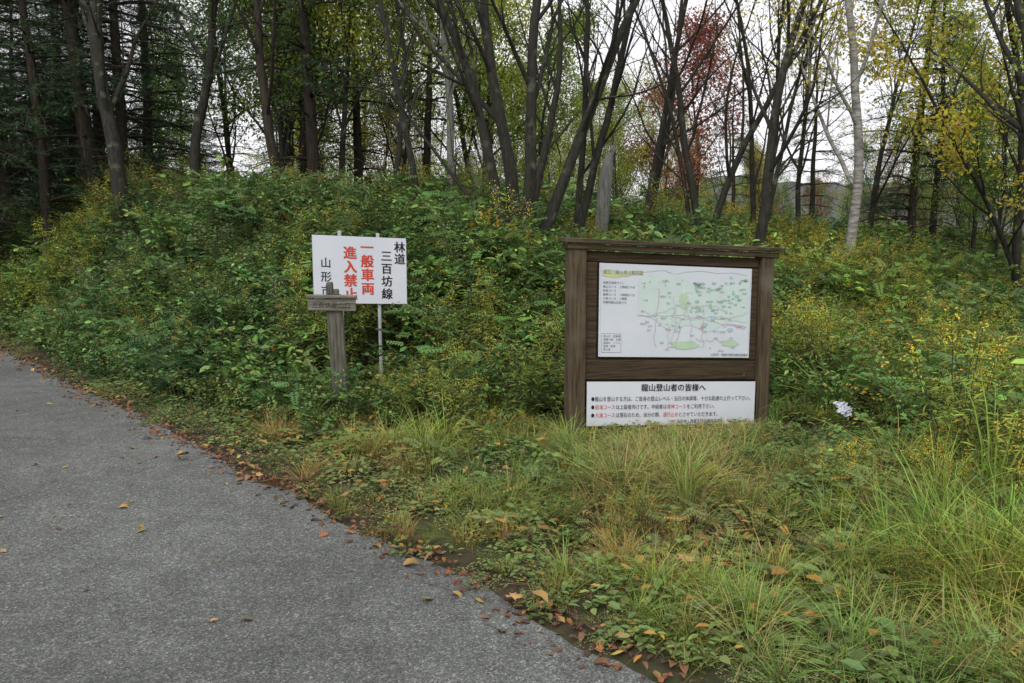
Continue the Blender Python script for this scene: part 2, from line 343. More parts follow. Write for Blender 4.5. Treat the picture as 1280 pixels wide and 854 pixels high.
def vis_limit(x,y):
    """max plant height near the signs (trimmed round them)"""
    s,f=boardST(x,y);lim=np.full(x.shape,9.)
    m=(s>-.05)&(s<1.95)&(f>.04)&(f<2.2);lim=np.where(m,np.minimum(lim,.09+.20*np.maximum(f,0)),lim)
    m=((s>-.5)&(s<=-.05)|(s>=1.95)&(s<2.45))&(f>-.5)&(f<1.8);lim=np.where(m,np.minimum(lim,.30+.12*np.maximum(f,0)),lim)
    m=(s>-.1)&(s<2.0)&(f>-.5)&(f<=.04);lim=np.where(m,.06,lim)
    for (px,py,wd,dp,h0) in ((-1.6,7.3,.22,1.1,.22),(-1.37,8.25,.22,1.1,.22),(-1.6,8.15,.75,1.6,.42),(LIT[0],LIT[1],.34,1.8,.05)):
        q=-px/math.hypot(px,py);c=py/math.hypot(px,py)
        fx=(x-px)*q+(y-py)*-c; sx=(x-px)*c+(y-py)*q
        m=(np.abs(sx)<wd)&(fx>-.25)&(fx<dp);lim=np.where(m,np.minimum(lim,h0+(.14 if h0<.1 else .25)*np.maximum(fx,0)),lim)
    return lim
def region(n,x0,x1,y0,y1):
    x=rng.uniform(x0,x1,n);y=rng.uniform(y0,y1,n);d,a=da(x,y);return x,y,d,a
def inview(x,y,mg=3.0): return (np.abs(x)<.70*y+mg)
def rots(n,t=.15): return np.stack([rng.normal(0,t,n),rng.normal(0,t,n),rng.random(n)*6.283],-1)
PH=np.array([.62,.58,.7,.5,.66,.55,.8,.9,.8,.75])
x,y,d,a=region(26000,-20,17,3,26)
sp=d-(d0f(a)-2.0)
dens=np.clip(.26+.38*sstep(sp/1.5),0,1)*np.where(y>13,.5,1)
far=sstep((a-4)/3)
keep=(d>(.85+.6*vn(x,y,1.2,3))*(1-far)+far*(.28+.25*vn(x,y,1.2,3)))&inview(x,y,3)&(rng.random(len(x))<dens)&~((sp<.3)&(rng.random(len(x))<.35))
x,y,d,a,sp=[q[keep] for q in (x,y,d,a,sp)]
n=len(x);sc=(.33+.67*sstep((sp+.3)/2.0))*(.6+.8*rng.random(n))*(.65+.7*vn(x,y,.7,4))*np.where(y>13,1.25,1)
sc*=np.where(d<1.0,.5+.5*d,1)
RZ=sstep((x-2.3)/2)
zone=vn(x,y,.5,5)*.9+.38*RZ+.2*sstep((-x-7)/3)
r=rng.random(n);idx=np.where(r<.88,(rng.random(n)*6).astype(int),6+(rng.random(n)*4).astype(int))
yl=(zone>.64)&(rng.random(n)<.55);idx=np.where(yl,6+(rng.random(n)*3.2).astype(int),idx)
sc=np.where((idx>=6)&(RZ>.5),sc*.8,sc)
lim=vis_limit(x,y);k=PH[idx]*sc;sc=np.where(k>lim,sc*lim/k,sc);ok=sc>.12
g=(vn(x,y,.9,6)-.5);g2=vn(x,y,.35,2)-.5;zc=np.clip(zone-.5,0,1)
tint=np.stack([1+.4*g+.6*g2+.8*zc,1+.3*g+.25*g2+.45*zc,1-.2*g],-1)*(.68+.64*rng.random((n,1)))
tint*=np.where(rng.random((n,1))<.015,np.array([[2.2,1.2,.8]]),1)
P=np.stack([x,y,terrain(x,y)-.03],-1)
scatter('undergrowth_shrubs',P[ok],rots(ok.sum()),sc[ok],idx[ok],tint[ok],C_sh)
# grass
x,y,d,a=region(46000,-12,11,1.6,14)
sp=d-(d0f(a)-2.0);cl=vn(x,y,1.7,2)*.6+vn(x,y,4.5,5)*.4
dens=np.clip(1.0-.8*sstep(sp/2.2),.1,1)*np.clip(2.6*(cl-.25),.2,1.15)*np.where(y>9,.45,1)*(.5+.5*sstep((x+1.5)/2.5))
keep=(d>.03+.2*vn(x,y,2.5,1))&inview(x,y,1.8)&(rng.random(len(x))<dens*.62);x,y,d,a,sp,cl=[q[keep] for q in (x,y,d,a,sp,cl)];n=len(x)
r=rng.random(n);z=vn(x,y,.8,7)
idx=np.select([r<.30,r<.50,r<.66,r<.76,r<.90,r<.988],[0,1,2,3,4,5],6)
idx=np.where((z>.64)&(r>.3)&(r<.7),5,idx);idx=np.where((d<.5)&(rng.random(n)<.7),4,idx)
right=sstep((x-1.0)/2)
sc=(.45+.7*rng.random(n))*(.5+.40*sstep(d/1.2)+.40*right*sstep((d-.5)/1.5))*(.6+.8*cl)
GH=np.array([.22,.34,.3,.45,.14,.34,.8]);lim=vis_limit(x,y);k=GH[idx]*sc;sc=np.where(k>lim,sc*lim/k,sc);ok=sc>.15
zz=vn(x,y,.6,3)-.5;z4=np.clip(vn(x,y,1.1,4)-.55,0,1)
tint=np.stack([1+.5*zz+1.0*z4,1+.1*zz+.12*right,1-.2*zz-.4*z4],-1)*(.7+.6*rng.random((n,1)))
cx=[(3.35,5.4),(.95,3.35),(.45,3.45),(3.0,4.3),(2.2,3.9),(3.9,6.3),(4.3,7.2),(1.7,4.6),(-.2,4.9)];tx=[];ty=[];ti=[];ts=[]
for (qx,qy) in cx:
    for _ in range(7): tx.append(qx+rng.normal(0,.16));ty.append(qy+rng.normal(0,.16));ti.append(rng.choice([3,1,6] if qx>2 else [3,1]));ts.append(rng.uniform(.7,1.05)*(1 if qx>2 else .6))
tx=np.array(tx);ty=np.array(ty)
x=np.concatenate([x[ok],tx]);y=np.concatenate([y[ok],ty]);sc=np.concatenate([sc[ok],ts]);idx=np.concatenate([idx[ok],ti]);tint=np.concatenate([tint[ok],np.tile([1,1.1,.9],(len(tx),1))])
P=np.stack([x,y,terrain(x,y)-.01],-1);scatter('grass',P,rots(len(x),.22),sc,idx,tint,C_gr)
# ground cover
x,y,d,a=region(28000,-16,11,1.8,16)
keep=(d>-.02+.12*vn(x,y,3,4))&inview(x,y,1.8)&(rng.random(len(x))<(.3+.8*vn(x,y,.9,1))*.72*np.where(d<.7,1.4,1))&(rng.random(len(x))<np.where(y>9,.6,1));x,y,d,a=[q[keep] for q in (x,y,d,a)];n=len(x)
idx=(rng.random(n)*4).astype(int);idx=np.where((d>.9)&(rng.random(n)<.12),4,idx);sc=(.6+.7*rng.random(n))*(.5+.6*sstep(d/.9));tint=(.72+.6*rng.random((n,1)))*np.stack([.9+.6*vn(x,y,1.3,2),np.ones(n),np.ones(n)],-1)
lim=vis_limit(x,y);k=np.array([.1,.13,.07,.17,.25])[idx]*sc;sc=np.where(k>lim,sc*lim/k,sc)
P=np.stack([x,y,terrain(x,y)],-1);scatter('ground_cover_plants',P,rots(n,.1),sc,idx,tint,C_mt)
# fallen leaves
def leaves(n,a0,a1,dm,ds,s0,s1,kinds): return rng.uniform(a0,a1,n),rng.normal(dm,ds,n),rng.uniform(s0,s1,n),rng.choice(kinds,n)
parts=[leaves(2600,-4,14,.06,.09,.02,.055,[2,5,6,7,7,2,0]),leaves(420,-4,14,.04,.12,.04,.085,[0,1,2,4,5,6,3,2]),leaves(80,-4,9,.02,.2,.07,.11,[0,3,5,2,1]),
 leaves(200,-4,16,-1.7,1.5,.02,.05,[8,2,1,7,8]),leaves(60,-3,9,-1.2,1.0,.035,.075,[1,3,4,8,8]),leaves(40,5,14,-.5,.5,.05,.08,[1,3,4]),leaves(300,-3,10,1.0,.7,.04,.08,[0,1,2,3,5]),leaves(900,12,34,.0,.12,.03,.07,[2,5,0,7,6])]
a,d,sc,idx=[np.concatenate([p[i] for p in parts]) for i in range(4)]
ok=(d>-4.4)&(rng.random(len(d))<.45+.75*vn(a,d*0,1.6,3));a,d,sc,idx=a[ok],d[ok],sc[ok],idx[ok];x=.74*d-.67*a;y=3.27+.67*d+.74*a;n=len(x)
zroad=.012+.03*np.sin((np.clip(d,-4.6,0)+4.6)/4.6*np.pi)
z=np.where(d<.03,zroad+sc*.10,terrain(x,y)+.02+np.where(d>.4,.06,0))
hero=[(-.98,4.55,.12,3),(-1.9,5.9,.11,1),(-.35,3.72,.13,0),(.02,3.3,.12,3),(.85,3.7,.16,3),(.12,3.22,.10,1),(1.0,4.0,.1,6),(-.62,4.05,.11,5),(-2.4,5.6,.12,1),(-1.55,5.0,.12,0)]
hx=np.array([h[0] for h in hero]);hy=np.array([h[1] for h in hero]);hd,ha=da(hx,hy)
x=np.concatenate([x,hx]);y=np.concatenate([y,hy]);sc=np.concatenate([sc,[h[2] for h in hero]]);idx=np.concatenate([idx,[h[3] for h in hero]])
z=np.concatenate([z,np.where(hd<.05,.045,terrain(hx,hy)+.10)]);n=len(x)
scatter('fallen_leaves',np.stack([x,y,z],-1),rots(n,.2),sc,idx,np.ones((n,3))*(.6+.6*rng.random((n,1))),C_fl)
# ---------------- trees
UP=np.array([0,0,1.])
def branch(mb,p,d,L,r,lvl,P,out,bend=None):
    n=max(4,int(L/P['seg'][min(lvl,len(P['seg'])-1)]));st=L/n;pts=[np.array(p,float)];d=unit(np.array(d,float));w=P['wob'][lvl];tr=P['trop'][lvl]
    for i in range(n):
        d=unit(d+rng.normal(0,w,3)+UP*tr+(0 if bend is None else np.array(bend)*(1/n)*max(0,1.6-2.2*i/n)));pts.append(pts[-1]+d*st)
    pts=np.array(pts);tt=np.linspace(0,1,n+1);rad=r*((1-tt)**.9*.93+.07)
    if lvl==0: rad=rad*(1+.35*np.exp(-tt*L/.25))
    mb.tube(pts,rad,[9,6,4,3,3][lvl],0,(1,1,1))
    if lvl<P['max']:
        k=P['n'][lvl]
        for q in range(k):
            t=P['t0'][lvl]+(1-P['t0'][lvl])*((q+rng.random())/k);t=min(t,.98);pp=np.array([np.interp(t,tt,pts[:,j]) for j in range(3)])
            i=min(int(t*n),n-1);tg=unit(pts[i+1]-pts[i]);s=unit(np.cross(tg,rng.normal(size=3)));an=math.radians(P['ang'][lvl]*(.7+.6*rng.random()))
            branch(mb,pp,tg*math.cos(an)+s*math.sin(an),L*P['ratio'][lvl]*(1.15-.7*t)*(.6+.7*rng.random()),np.interp(t,tt,rad)*(.5 if lvl<1 else .55),lvl+1,P,out)
    if lvl>=P['max']-1:
        out.append(pts[len(pts)//3:])
PB=dict(seg=[.35,.3,.25,.2],wob=[.045,.08,.12,.15],trop=[.02,.06,.04,.0],max=3,n=[9,7,6],t0=[.35,.2,.15],ang=[36,38,45],ratio=[.42,.5,.5])
def put_leaves(mb,out,npb,size,c,mat=1,spread=.12,frac=1,T=LEAF4,Fc=LF4):
    pos=[];
    for pts in out:
        if rng.random()>frac: continue
        m=rng.poisson(npb)
        if m==0: continue
        i=rng.integers(0,len(pts),m);pos.append(pts[i]+rng.normal(0,spread,(m,3)))
    if not pos: return
    pos=np.concatenate(pos);n=len(pos);dr=rng.normal(size=(n,3));dr[:,2]-=.3
    cc=cols(c[0],n,.25,.08)
    if len(c)>1:
        pick=vn(pos[:,0]*1.0+pos[:,2],pos[:,1],1.2,3)+rng.normal(0,.15,n)>.5;cc[pick]=cols(c[1],int(pick.sum()),.25,.08)
    mb.stamp(T,Fc,frames(dr,UP,.7),pos,size*(.6+.7*rng.random(n)),mat,cc)
def tree(name,base,stems,P,bark,leaf=None,coll_=None):
    mb=MB();out=[]
    for st in stems: branch(mb,np.array([*st[0],-.25]),st[1],st[2],st[3],0,P,out,st[4] if len(st)>4 else None)
    if leaf: put_leaves(mb,out,**leaf)
    o=mb.obj(name,[bark,M_leaf],coll_)
    if base is not None: o.location=(base[0],base[1],float(terrain(base[0],base[1])))
    return o
GR=[(.10,.19,.04),(.19,.27,.045)];YG=[(.36,.38,.05),(.22,.30,.045)];YE=[(.56,.47,.06),(.44,.41,.06)];RD=[(.30,.09,.08),(.36,.18,.10)]
tree('bare_deciduous_tree',(.12,12.0),[((-.10,0),(-.08,0,1),7.5,.095,(-.75,0,0)),((-.03,.12),(-.05,.1,1),8.5,.115,(-.15,0,0)),((.06,-.02),(.03,-.05,1),8.2,.105,(.15,0,0)),((.14,.05),(.2,.05,1),7.8,.10,(.75,0,0)),((.1,.2),(.12,.3,1),7,.08,(.3,.3,0)),((-.14,.12),(-.25,.2,1),4.5,.045,(-1.0,.2,0))],dict(PB,n=[9,7,6],t0=[.22,.15,.15]),M_bark,dict(npb=.4,size=.07,c=YG,frac=.5))
specs=[
 ('leaning_tree',(-8.2,17.3),[((0,0),(-.17,0,1),11,.18)],M_bark,dict(npb=1,size=.08,c=GR,frac=.5)),
 ('slender_tree',(-7.3,18.6),[((0,0),(.03,0,1),12,.13)],M_bark,dict(npb=4,size=.09,c=GR,frac=.6)),
 ('slender_tree',(-5.2,18.0),[((0,0),(.0,0,1),12,.12)],M_barkc,None),
 ('slender_tree',(-1.75,15.0),[((0,0),(-.02,0,1),9,.07)],M_bark,dict(npb=1.5,size=.07,c=YG,frac=.5)),
 ('slender_tree',(-1.4,18.5),[((0,0),(.02,0,1),12,.10)],M_snag,dict(npb=1,size=.07,c=GR,frac=.4)),
 ('bare_deciduous_tree',(.95,13.2),[((0,0),(.12,0,1),8.5,.075,(.2,0,0)),((.1,.1),(-.02,.1,1),8,.065)],M_bark,dict(npb=.3,size=.07,c=YG,frac=.4)),
 ('slender_tree',(2.6,16.5),[((0,0),(.05,0,1),10,.08),((.2,.1),(.15,.1,1),9,.06)],M_bark,None),
 ('bare_deciduous_tree',(3.55,15.0),[((0,0),(.0,0,1),9,.08),((.12,.1),(.1,.1,1),9,.075,(.4,0,0)),((-.1,0),(-.08,.1,1),8,.05,(-.3,0,0))],M_bark,dict(npb=.4,size=.07,c=YE,frac=.3)),
 ('bare_deciduous_tree',(4.3,14.2),[((0,0),(.06,0,1),10,.10,(.2,0,0)),((.1,.1),(.15,.1,1),8,.05,(.4,0,0))],M_bark,dict(npb=.4,size=.07,c=YE,frac=.3)),
 ('bare_deciduous_tree',(5.5,17.5),[((0,0),(.1,0,1),9,.07),((-.2,.1),(-.06,.1,1),9,.07)],M_bark,dict(npb=1.5,size=.07,c=YE,frac=.5)),
 ('birch_tree',(5.85,14.0),[((0,0),(.03,0,1),10,.095,(.06,0,0))],M_birch,dict(npb=10.0,size=.085,c=YE,frac=.9)),
 ('autumn_tree',(9.2,14.5),[((0,0),(-.05,0,1),9,.09),((.2,0),(-.2,-.1,1),7,.06,(-.5,0,0))],M_bark,dict(npb=14,size=.09,c=YE,frac=.85)),
 ('autumn_tree',(8.6,19.5),[((0,0),(0,0,1),8,.08)],M_bark,dict(npb=18,size=.09,c=YG,frac=.9)),
 ('autumn_tree',(6.6,18.5),[((0,0),(0,0,1),8,.07)],M_bark,dict(npb=12,size=.085,c=YE,frac=.8)),
 ('roadside_tree',(8.1,12.2),[((0,0),(.06,0,1),9,.16)],M_bark,dict(npb=7,size=.085,c=YG,frac=.7)),
 ('leafy_tree',(-4.2,20),[((0,0),(0,0,1),9,.09)],M_bark,dict(npb=30,size=.10,c=YG,frac=1,spread=.22)),
 ('leafy_tree',(-2.7,18.5),[((0,0),(.05,0,1),8,.08)],M_bark,dict(npb=30,size=.10,c=[GR[1],YG[0]],frac=1,spread=.22)),
 ('leafy_tree',(-5.9,21),[((0,0),(.0,0,1),9,.08)],M_bark,dict(npb=22,size=.10,c=GR,frac=1,spread=.22)),
 ('leafy_tree',(-.6,21),[((0,0),(.0,0,1),7,.08)],M_bark,dict(npb=20,size=.10,c=YG,frac=1,spread=.22)),
 ('leafy_tree',(.8,23),[((0,0),(.0,0,1),6,.07)],M_bark,dict(npb=22,size=.10,c=[GR[1],YG[1]],frac=1,spread=.22)),
 ('red_maple_tree',(6.2,27),[((0,0),(0,0,1),7.2,.09)],M_bark,dict(npb=20,size=.11,c=RD,frac=1,spread=.22)),
 ('red_maple_tree',(4.3,28),[((0,0),(.1,0,1),7.0,.09)],M_bark,dict(npb=15,size=.11,c=RD,frac=1,spread=.22)),
]
PT=dict(PB,n=[11,6,5],t0=[.18,.2,.15])
for nm,b,st,bk,lf in specs: tree(nm,b,st,PT,bk,lf)
mb=MB();P=np.array([[0,0,-.3],[.02,0,.5],[.05,0,1.0],[.10,0,1.5],[.14,0,1.75]]);mb.tube(P,[.14,.125,.115,.11,.06],9,0,cap=True)
mb.tube(np.array([[.12,0,1.5],[.22,0,1.85],[.24,.02,2.05]]),[.055,.03,.008],5,0)
o=mb.obj('dead_tree_snag',[M_snag]);o.location=(1.56,14.2,float(terrain(1.56,14.2)))
SPR=[];SF=[]
_r=np.random.default_rng(5)
for i in range(12):
    q=_r.random()*.8;an=_r.random()*6.283;tl=.36;dx=.7;w=.018
    b=np.array([q,0,0]);dd=np.array([dx,math.cos(an)*.8,math.sin(an)*.55]);dd/=np.linalg.norm(dd);s_=np.cross(dd,[.3,.5,.8]);s_/=np.linalg.norm(s_)
    k=len(SPR);SPR+=[b-s_*w,b+s_*w,b+dd*tl];SF.append((k,k+1,k+2))
def conifer(i,H,low,wid,c,collx,nsp=2,name='conifer'):
    mb=MB();n=16;P=np.stack([rng.normal(0,.03,n).cumsum(),rng.normal(0,.03,n).cumsum(),np.linspace(-.3,H,n)],-1);mb.tube(P,np.linspace(.17,.02,n),8,0)
    z=low*.5;pos=[];dirs=[]
    while z<H-.3:
        for k in range(rng.integers(3,6)):
            az=rng.random()*6.283;tq=(z-low)/(H-low);dead=z<low
            L=wid*(1-max(tq,0))**.8*(.6+.6*rng.random())+.35
            if dead:L*=.6
            base=np.array([np.interp(z,P[:,2],P[:,j]) for j in range(3)]);o=np.array([math.cos(az),math.sin(az),0])
            m=7;tt=np.linspace(0,1,m);B=base+o*(L*tt)[:,None]+UP*(L*(.18*tt-.38*tt**2+rng.normal(0,.06)*tt))[:,None]+rng.normal(0,.03,(m,3))*tt[:,None]
            mb.tube(B,np.linspace(.028,.006,m)*(.6+L/4),4,0)
            nb=int(L*5)
            for b in range(nb):
                q=.2+.8*(b+rng.random())/nb;pp=np.array([np.interp(q,tt,B[:,j]) for j in range(3)]);sd=1 if b%2 else -1
                dr=unit(o*.75+sd*np.array([-o[1],o[0],0])*.8+UP*rng.normal(-.05,.2));l2=(.25+.35*L*(1-q))
                if dead:
                    if rng.random()<.5: mb.tube(np.array([pp,pp+dr*l2*.5,pp+dr*l2-UP*.05]),[.006,.004,.002],3,0)
                    continue
                mb.tube(np.array([pp,pp+dr*l2]),[.007,.003],3,0)
                for e in range(nsp+int(l2*4)):
                    pos.append(pp+dr*l2*rng.random()+rng.normal(0,.03,3));dirs.append(unit(dr+rng.normal(0,.4,3)))
        z+=.36+.25*rng.random()
    pos=np.array(pos);dirs=np.array(dirs);N=len(pos);cc=cols(c,N,.25,.07)
    mb.stamp(SPR,SF,frames(dirs,UP,.3),pos,.32*(.7+.6*rng.random(N)),1,cc)
    return mb.obj('%s_kind_%02d'%(name,i),[M_barkc,M_needle],collx)
C_bg=coll('background_tree_kinds')
conifer(0,13,2.8,2.4,(.040,.085,.035),C_bg);conifer(1,15,1.6,2.7,(.048,.098,.038),C_bg);conifer(2,11,3.2,2.0,(.06,.11,.042),C_bg)
PF=dict(PB,n=[13,7,5],t0=[.15,.15,.15])
def proto(i,leaf,H=11,r=.11):
    mb=MB();out=[];branch(mb,np.array([0,0,-.3]),(0,0,1),H,r,0,PF,out)
    if leaf: put_leaves(mb,out,**leaf)
    mb.obj('deciduous_kind_%02d'%i,[M_bark,M_leaf],C_bg)  # deciduous background trees not conifers
proto(3,dict(npb=18,size=.13,c=GR,spread=.24));proto(4,dict(npb=17,size=.13,c=YG,spread=.24));proto(5,None);proto(6,dict(npb=5,size=.11,c=YE,frac=.7));proto(7,dict(npb=14,size=.12,c=[(.20,.15,.06),(.28,.13,.07)],spread=.24),9)
pts=[]
def rowfill(u0,u1,y0,y1,n,kinds,s0=.8,s1=1.2):
    for _ in range(n):
        yy=y0+(y1-y0)*rng.random()**1.2;uu=rng.uniform(u0,u1);pts.append(((uu-640)/995*yy,yy,kinds[rng.integers(len(kinds))],rng.uniform(s0,s1)))
rowfill(-350,300,19,32,20,[0,1,1,0,2]);rowfill(-450,400,32,60,24,[0,1,1,3])
rowfill(300,640,23,36,12,[3,4,3,2,4]);rowfill(330,800,32,60,22,[0,3,4,7,4],.6,.95)
rowfill(640,900,26,45,9,[2,5,6,4],.5,.75);rowfill(820,1180,30,60,18,[5,6,7,4,7,3],.35,.6);rowfill(1050,1500,26,50,20,[4,6,2,3,3],.4,.7)
rowfill(500,1500,50,90,46,[4,6,3,3,7,2],.4,.6)
pts+=[(10.2,20.5,1,.72),(11.8,22.5,0,.7),(9.0,24,2,.6),(6.6,24,2,.45),(-12.5,18.5,1,.9),(-11.2,22,0,1),(-14.5,23,1,1),(-9.8,20.5,1,.9),(-4.8,19.5,0,1.0),(10,17.5,3,.4),(12,17,3,.5),(11.5,19,4,.5),(13,19,3,.6)]
A=np.array([(p[0],p[1]) for p in pts]);n=len(A)
scatter('background_forest',np.stack([A[:,0],A[:,1],terrain(A[:,0],A[:,1])],-1),rots(n,.03),[p[3] for p in pts],[p[2] for p in pts],np.ones((n,3)),C_bg)
x,y,d,a=region(2200,-30,26,15,42);keep=(d>5)&inview(x,y,5)&(rng.random(len(x))<np.where(y<20,.8,.7))&(vn(x,y,.3,2)>.25);x,y=x[keep],y[keep];n=len(x)
idx=(rng.random(n)*6).astype(int);sc=rng.uniform(1.2,2.4,n)*(.55+.6*sstep((y-17)/6));g=vn(x,y,.25,6)
tint=np.stack([.6+1.0*g,.65+.55*g,.6+.1*g],-1)*(.6+.5*rng.random((n,1)))
scatter('understory_thicket',np.stack([x,y,terrain(x,y)-.1],-1),rots(n,.1),sc,idx,tint,C_sh)
# ---------------- signs
def empty(name,loc,rz):
    e=bpy.data.objects.new(name,None);bpy.context.scene.collection.objects.link(e);e.location=loc;e.rotation_euler=(0,0,rz);e.empty_display_size=.2;return e
def text_into(mb,body,x,z,size,mat,yoff,fn,align='LEFT',sx=1,bold=0.0,col=(1,1,1)):
    cu=bpy.data.curves.new('t','FONT');cu.body=body;cu.size=size;cu.align_x=align;o=bpy.data.objects.new('t',cu);bpy.context.scene.collection.objects.link(o)
    bpy.context.view_layer.update();dg=bpy.context.evaluated_depsgraph_get();me=o.evaluated_get(dg).to_mesh()
    if len(me.vertices):
        V=np.array([v.co[:] for v in me.vertices]);fc=[np.array(p.vertices[:])[None] for p in me.polygons]
        offs=[(0,0)] if bold==0 else [(-bold,-bold*.5),(bold,-bold*.5),(-bold,bold*.5),(bold,bold*.5)]
        for j,(ox,oz) in enumerate(offs):
            V2=np.stack([x+V[:,0]*sx+ox,np.full(len(V),yoff-j*.0003),z+V[:,1]+oz],-1);mb.add(fn(V2),fc,mat,col)
    bpy.data.objects.remove(o);bpy.data.curves.remove(cu)
K=.045
def sh(V): V=np.array(V,float);V[:,2]-=K*V[:,0];return V
ib=empty('hiking_information_board',(BO[0],BO[1],0),math.radians(15))
mb=MB()
mb.box(0,.145,-.06,.07,-.4,1.53,0,bev=.006);mb.box(1.775,1.90,-.06,.07,-.5,1.45,0,bev=.006)
mb.obj('posts',[M_woodV],parent=ib)
mb=MB()
zz=[-.03,.20,.43,.62,.83,1.04,1.25,1.50]
for i in range(len(zz)-1): mb.box(.147,1.773,.0,.03,zz[i]+.003,zz[i+1]-.003,0,sh,.004)
mb.obj('back_planks',[M_woodD],parent=ib)
mb=MB()
mb.box(.15,1.77,-.022,-.002,.435,.605,0,sh,.005);mb.box(.15,1.77,-.02,-.002,1.43,1.515,0,sh,.005)
mb.box(.15,.255,-.018,-.002,.612,1.425,0,sh,.004);mb.box(1.705,1.77,-.018,-.002,.612,1.425,0,sh,.004)
mb.obj('frame_rails',[M_woodR],parent=ib)
mb=MB();mb.box(-.05,1.98,-.10,.12,1.585,1.625,0,lambda V:sh(V)-[0,0,.01],.006);mb.box(-.02,1.94,-.075,.09,1.535,1.58,0,lambda V:sh(V)-[0,0,.01],.006);mb.obj('cap_beam',[M_woodH],parent=ib)
mb=MB();mb.box(.268,1.695,-.032,-.024,.632,1.42,0,sh,.001);mb.obj('map_panel',[M_panelB],parent=ib)
mb=MB();mb.box(.155,1.745,-.075,-.066,.045,.425,0,sh,.001);mb.obj('notice_panel',[M_panel],parent=ib)
mb=MB();y0=-.0785
text_into(mb,'龍山登山者の皆様へ',.95,.35,.068,0,y0,sh,'CENTER',bold=.0012)
text_into(mb,'●龍山を登山する方は、ご自身の登山レベル・当日の体調等、十分な配慮の上行って下さい。',.19,.262,.0445,0,y0,sh,sx=.82)
text_into(mb,'●',.19,.192,.0445,0,y0,sh,sx=.82);text_into(mb,'前滝コース',.227,.192,.0445,1,y0,sh,sx=.82);text_into(mb,'は上級者向けです。中級者は',.413,.192,.0445,0,y0,sh,sx=.82);text_into(mb,'姥神コース',.89,.192,.0445,1,y0,sh,sx=.82);text_into(mb,'をご利用下さい。',1.076,.192,.0445,0,y0,sh,sx=.82)
text_into(mb,'●',.19,.122,.0445,0,y0,sh,sx=.82);text_into(mb,'大滝コース',.227,.122,.0445,1,y0,sh,sx=.82);text_into(mb,'は落石のため、当分の間、',.413,.122,.0445,0,y0,sh,sx=.82);text_into(mb,'通行止め',.853,.122,.0445,1,y0,sh,sx=.82);text_into(mb,'とさせていただきます。',1.0,.122,.0445,0,y0,sh,sx=.82)
text_into(mb,'山形市・西蔵王観光連絡協議会　Tel.023-641-1212',1.70,.062,.038,0,y0,sh,'RIGHT',sx=.85)
mb.obj('notice_lettering',[M_black,M_red],parent=ib)
mb=MB();Y0=-.0345
def blob(cx,cz,rx,rz,c,lay=0,n=14):
    an=np.linspace(0,6.283,n,endpoint=False);q=1+.22*rng.normal(size=n)*.6
    V=np.stack([cx+rx*q*np.cos(an),np.full(n,Y0-lay*.0008),cz+rz*q*np.sin(an)],-1);mb.add(sh(V),[np.arange(n)[None]],0,c)
def line(P,w,c,lay=0):
    P=np.array(P,float)
    T=unit(np.gradient(P,axis=0));Nn=np.stack([-T[:,1],T[:,0]],-1)*w/2;n=len(P);a_=P-Nn;b_=P+Nn
    V=np.concatenate([np.stack([q[:,0],np.full(n,Y0-lay*.0008),q[:,1]],-1) for q in (a_,b_)]);k=np.arange(n-1);mb.add(sh(V),[np.stack([k,k+1,k+1+n,k+n],-1)],0,c)
mg=(.36,.54,.44);lg=(.48,.64,.52)
# broad pale-green mountain slope on the map
q=np.linspace(0,1,30);ux=.62+1.05*q;uz=1.30+.05*np.sin(q*7)+.015*np.sin(q*23);lz=.98-.10*np.sin(q*3.1)+.03*np.sin(q*17)
V=np.concatenate([np.stack([ux,np.full(30,Y0),uz],-1),np.stack([ux,np.full(30,Y0),lz],-1)]);k=np.arange(29);mb.add(sh(V),[np.stack([k,k+1,k+31,k+30],-1)],0,(.62,.73,.70))
blob(.42,1.33,.12,.03,(.62,.62,.30))
line(np.stack([np.linspace(.29,.66,12),1.345+.008*np.sin(np.linspace(0,9,12))],-1),.035,(.50,.62,.45),1)
text_into(mb,'蔵王・龍山登山案内図',.30,1.335,.036,0,Y0-.002,sh,col=(.35,.22,.10))
for i in range(6): text_into(mb,['西蔵王高原ライン','龍山コース　二時間三十分','前滝コース','姥神コース　一時間五十分','大滝コース　二時間','所要時間は目安です'][i],.30,1.25-.033*i,.024,0,Y0,sh,col=(.12,.13,.16))
for i in range(5): text_into(mb,['登山口　駐車場','避難小屋　水場','展望台　トイレ','国道・県道','登山道'][i],.31,.80-.028*i,.022,0,Y0,sh,col=(.15,.16,.18))
line([(.295,.67),(.295,.83),(.47,.83),(.47,.67),(.295,.67)],.003,(.2,.2,.22))
ridge=np.array([.55,.7,.85,.95,1.05,1.2,1.35,1.5,1.65]);rz=np.array([1.34,1.36,1.38,1.345,1.37,1.385,1.37,1.38,1.36])
line(np.stack([ridge,rz],-1),.003,(.40,.50,.47))
for i in range(48): blob(rng.uniform(1.1,1.66),rng.uniform(1.02,1.34),rng.uniform(.012,.03),rng.uniform(.008,.016),mg if i%3 else (.38,.57,.53),1)
for i in range(22): blob(rng.uniform(.75,1.2),rng.uniform(.9,1.3),rng.uniform(.008,.02),rng.uniform(.006,.012),lg,1)
for cx_,cz,rx,rz_ in ((1.06,.74,.15,.035),(1.05,1.12,.05,.07),(1.5,.76,.08,.03)): blob(cx_,cz,rx,rz_,(.50,.66,.47),2,24)
for cx_,cz in ((1.25,.92),(1.33,.98),(1.5,.88)): blob(cx_,cz,.03,.018,(.42,.58,.72),2)
for k in range(7):
    x0,x1=sorted(rng.uniform(.5,1.66,2));m=24
    if x1-x0<.2:x1=min(x0+.35,1.66)
    X_=np.linspace(x0,x1,m);Z_=rng.uniform(.72,1.1)+np.cumsum(rng.normal(0,.010,m));line(np.stack([X_,np.clip(Z_,.66,1.33)],-1),.004,[(.55,.48,.48),(.48,.54,.60),(.60,.52,.40)][k%3],3)
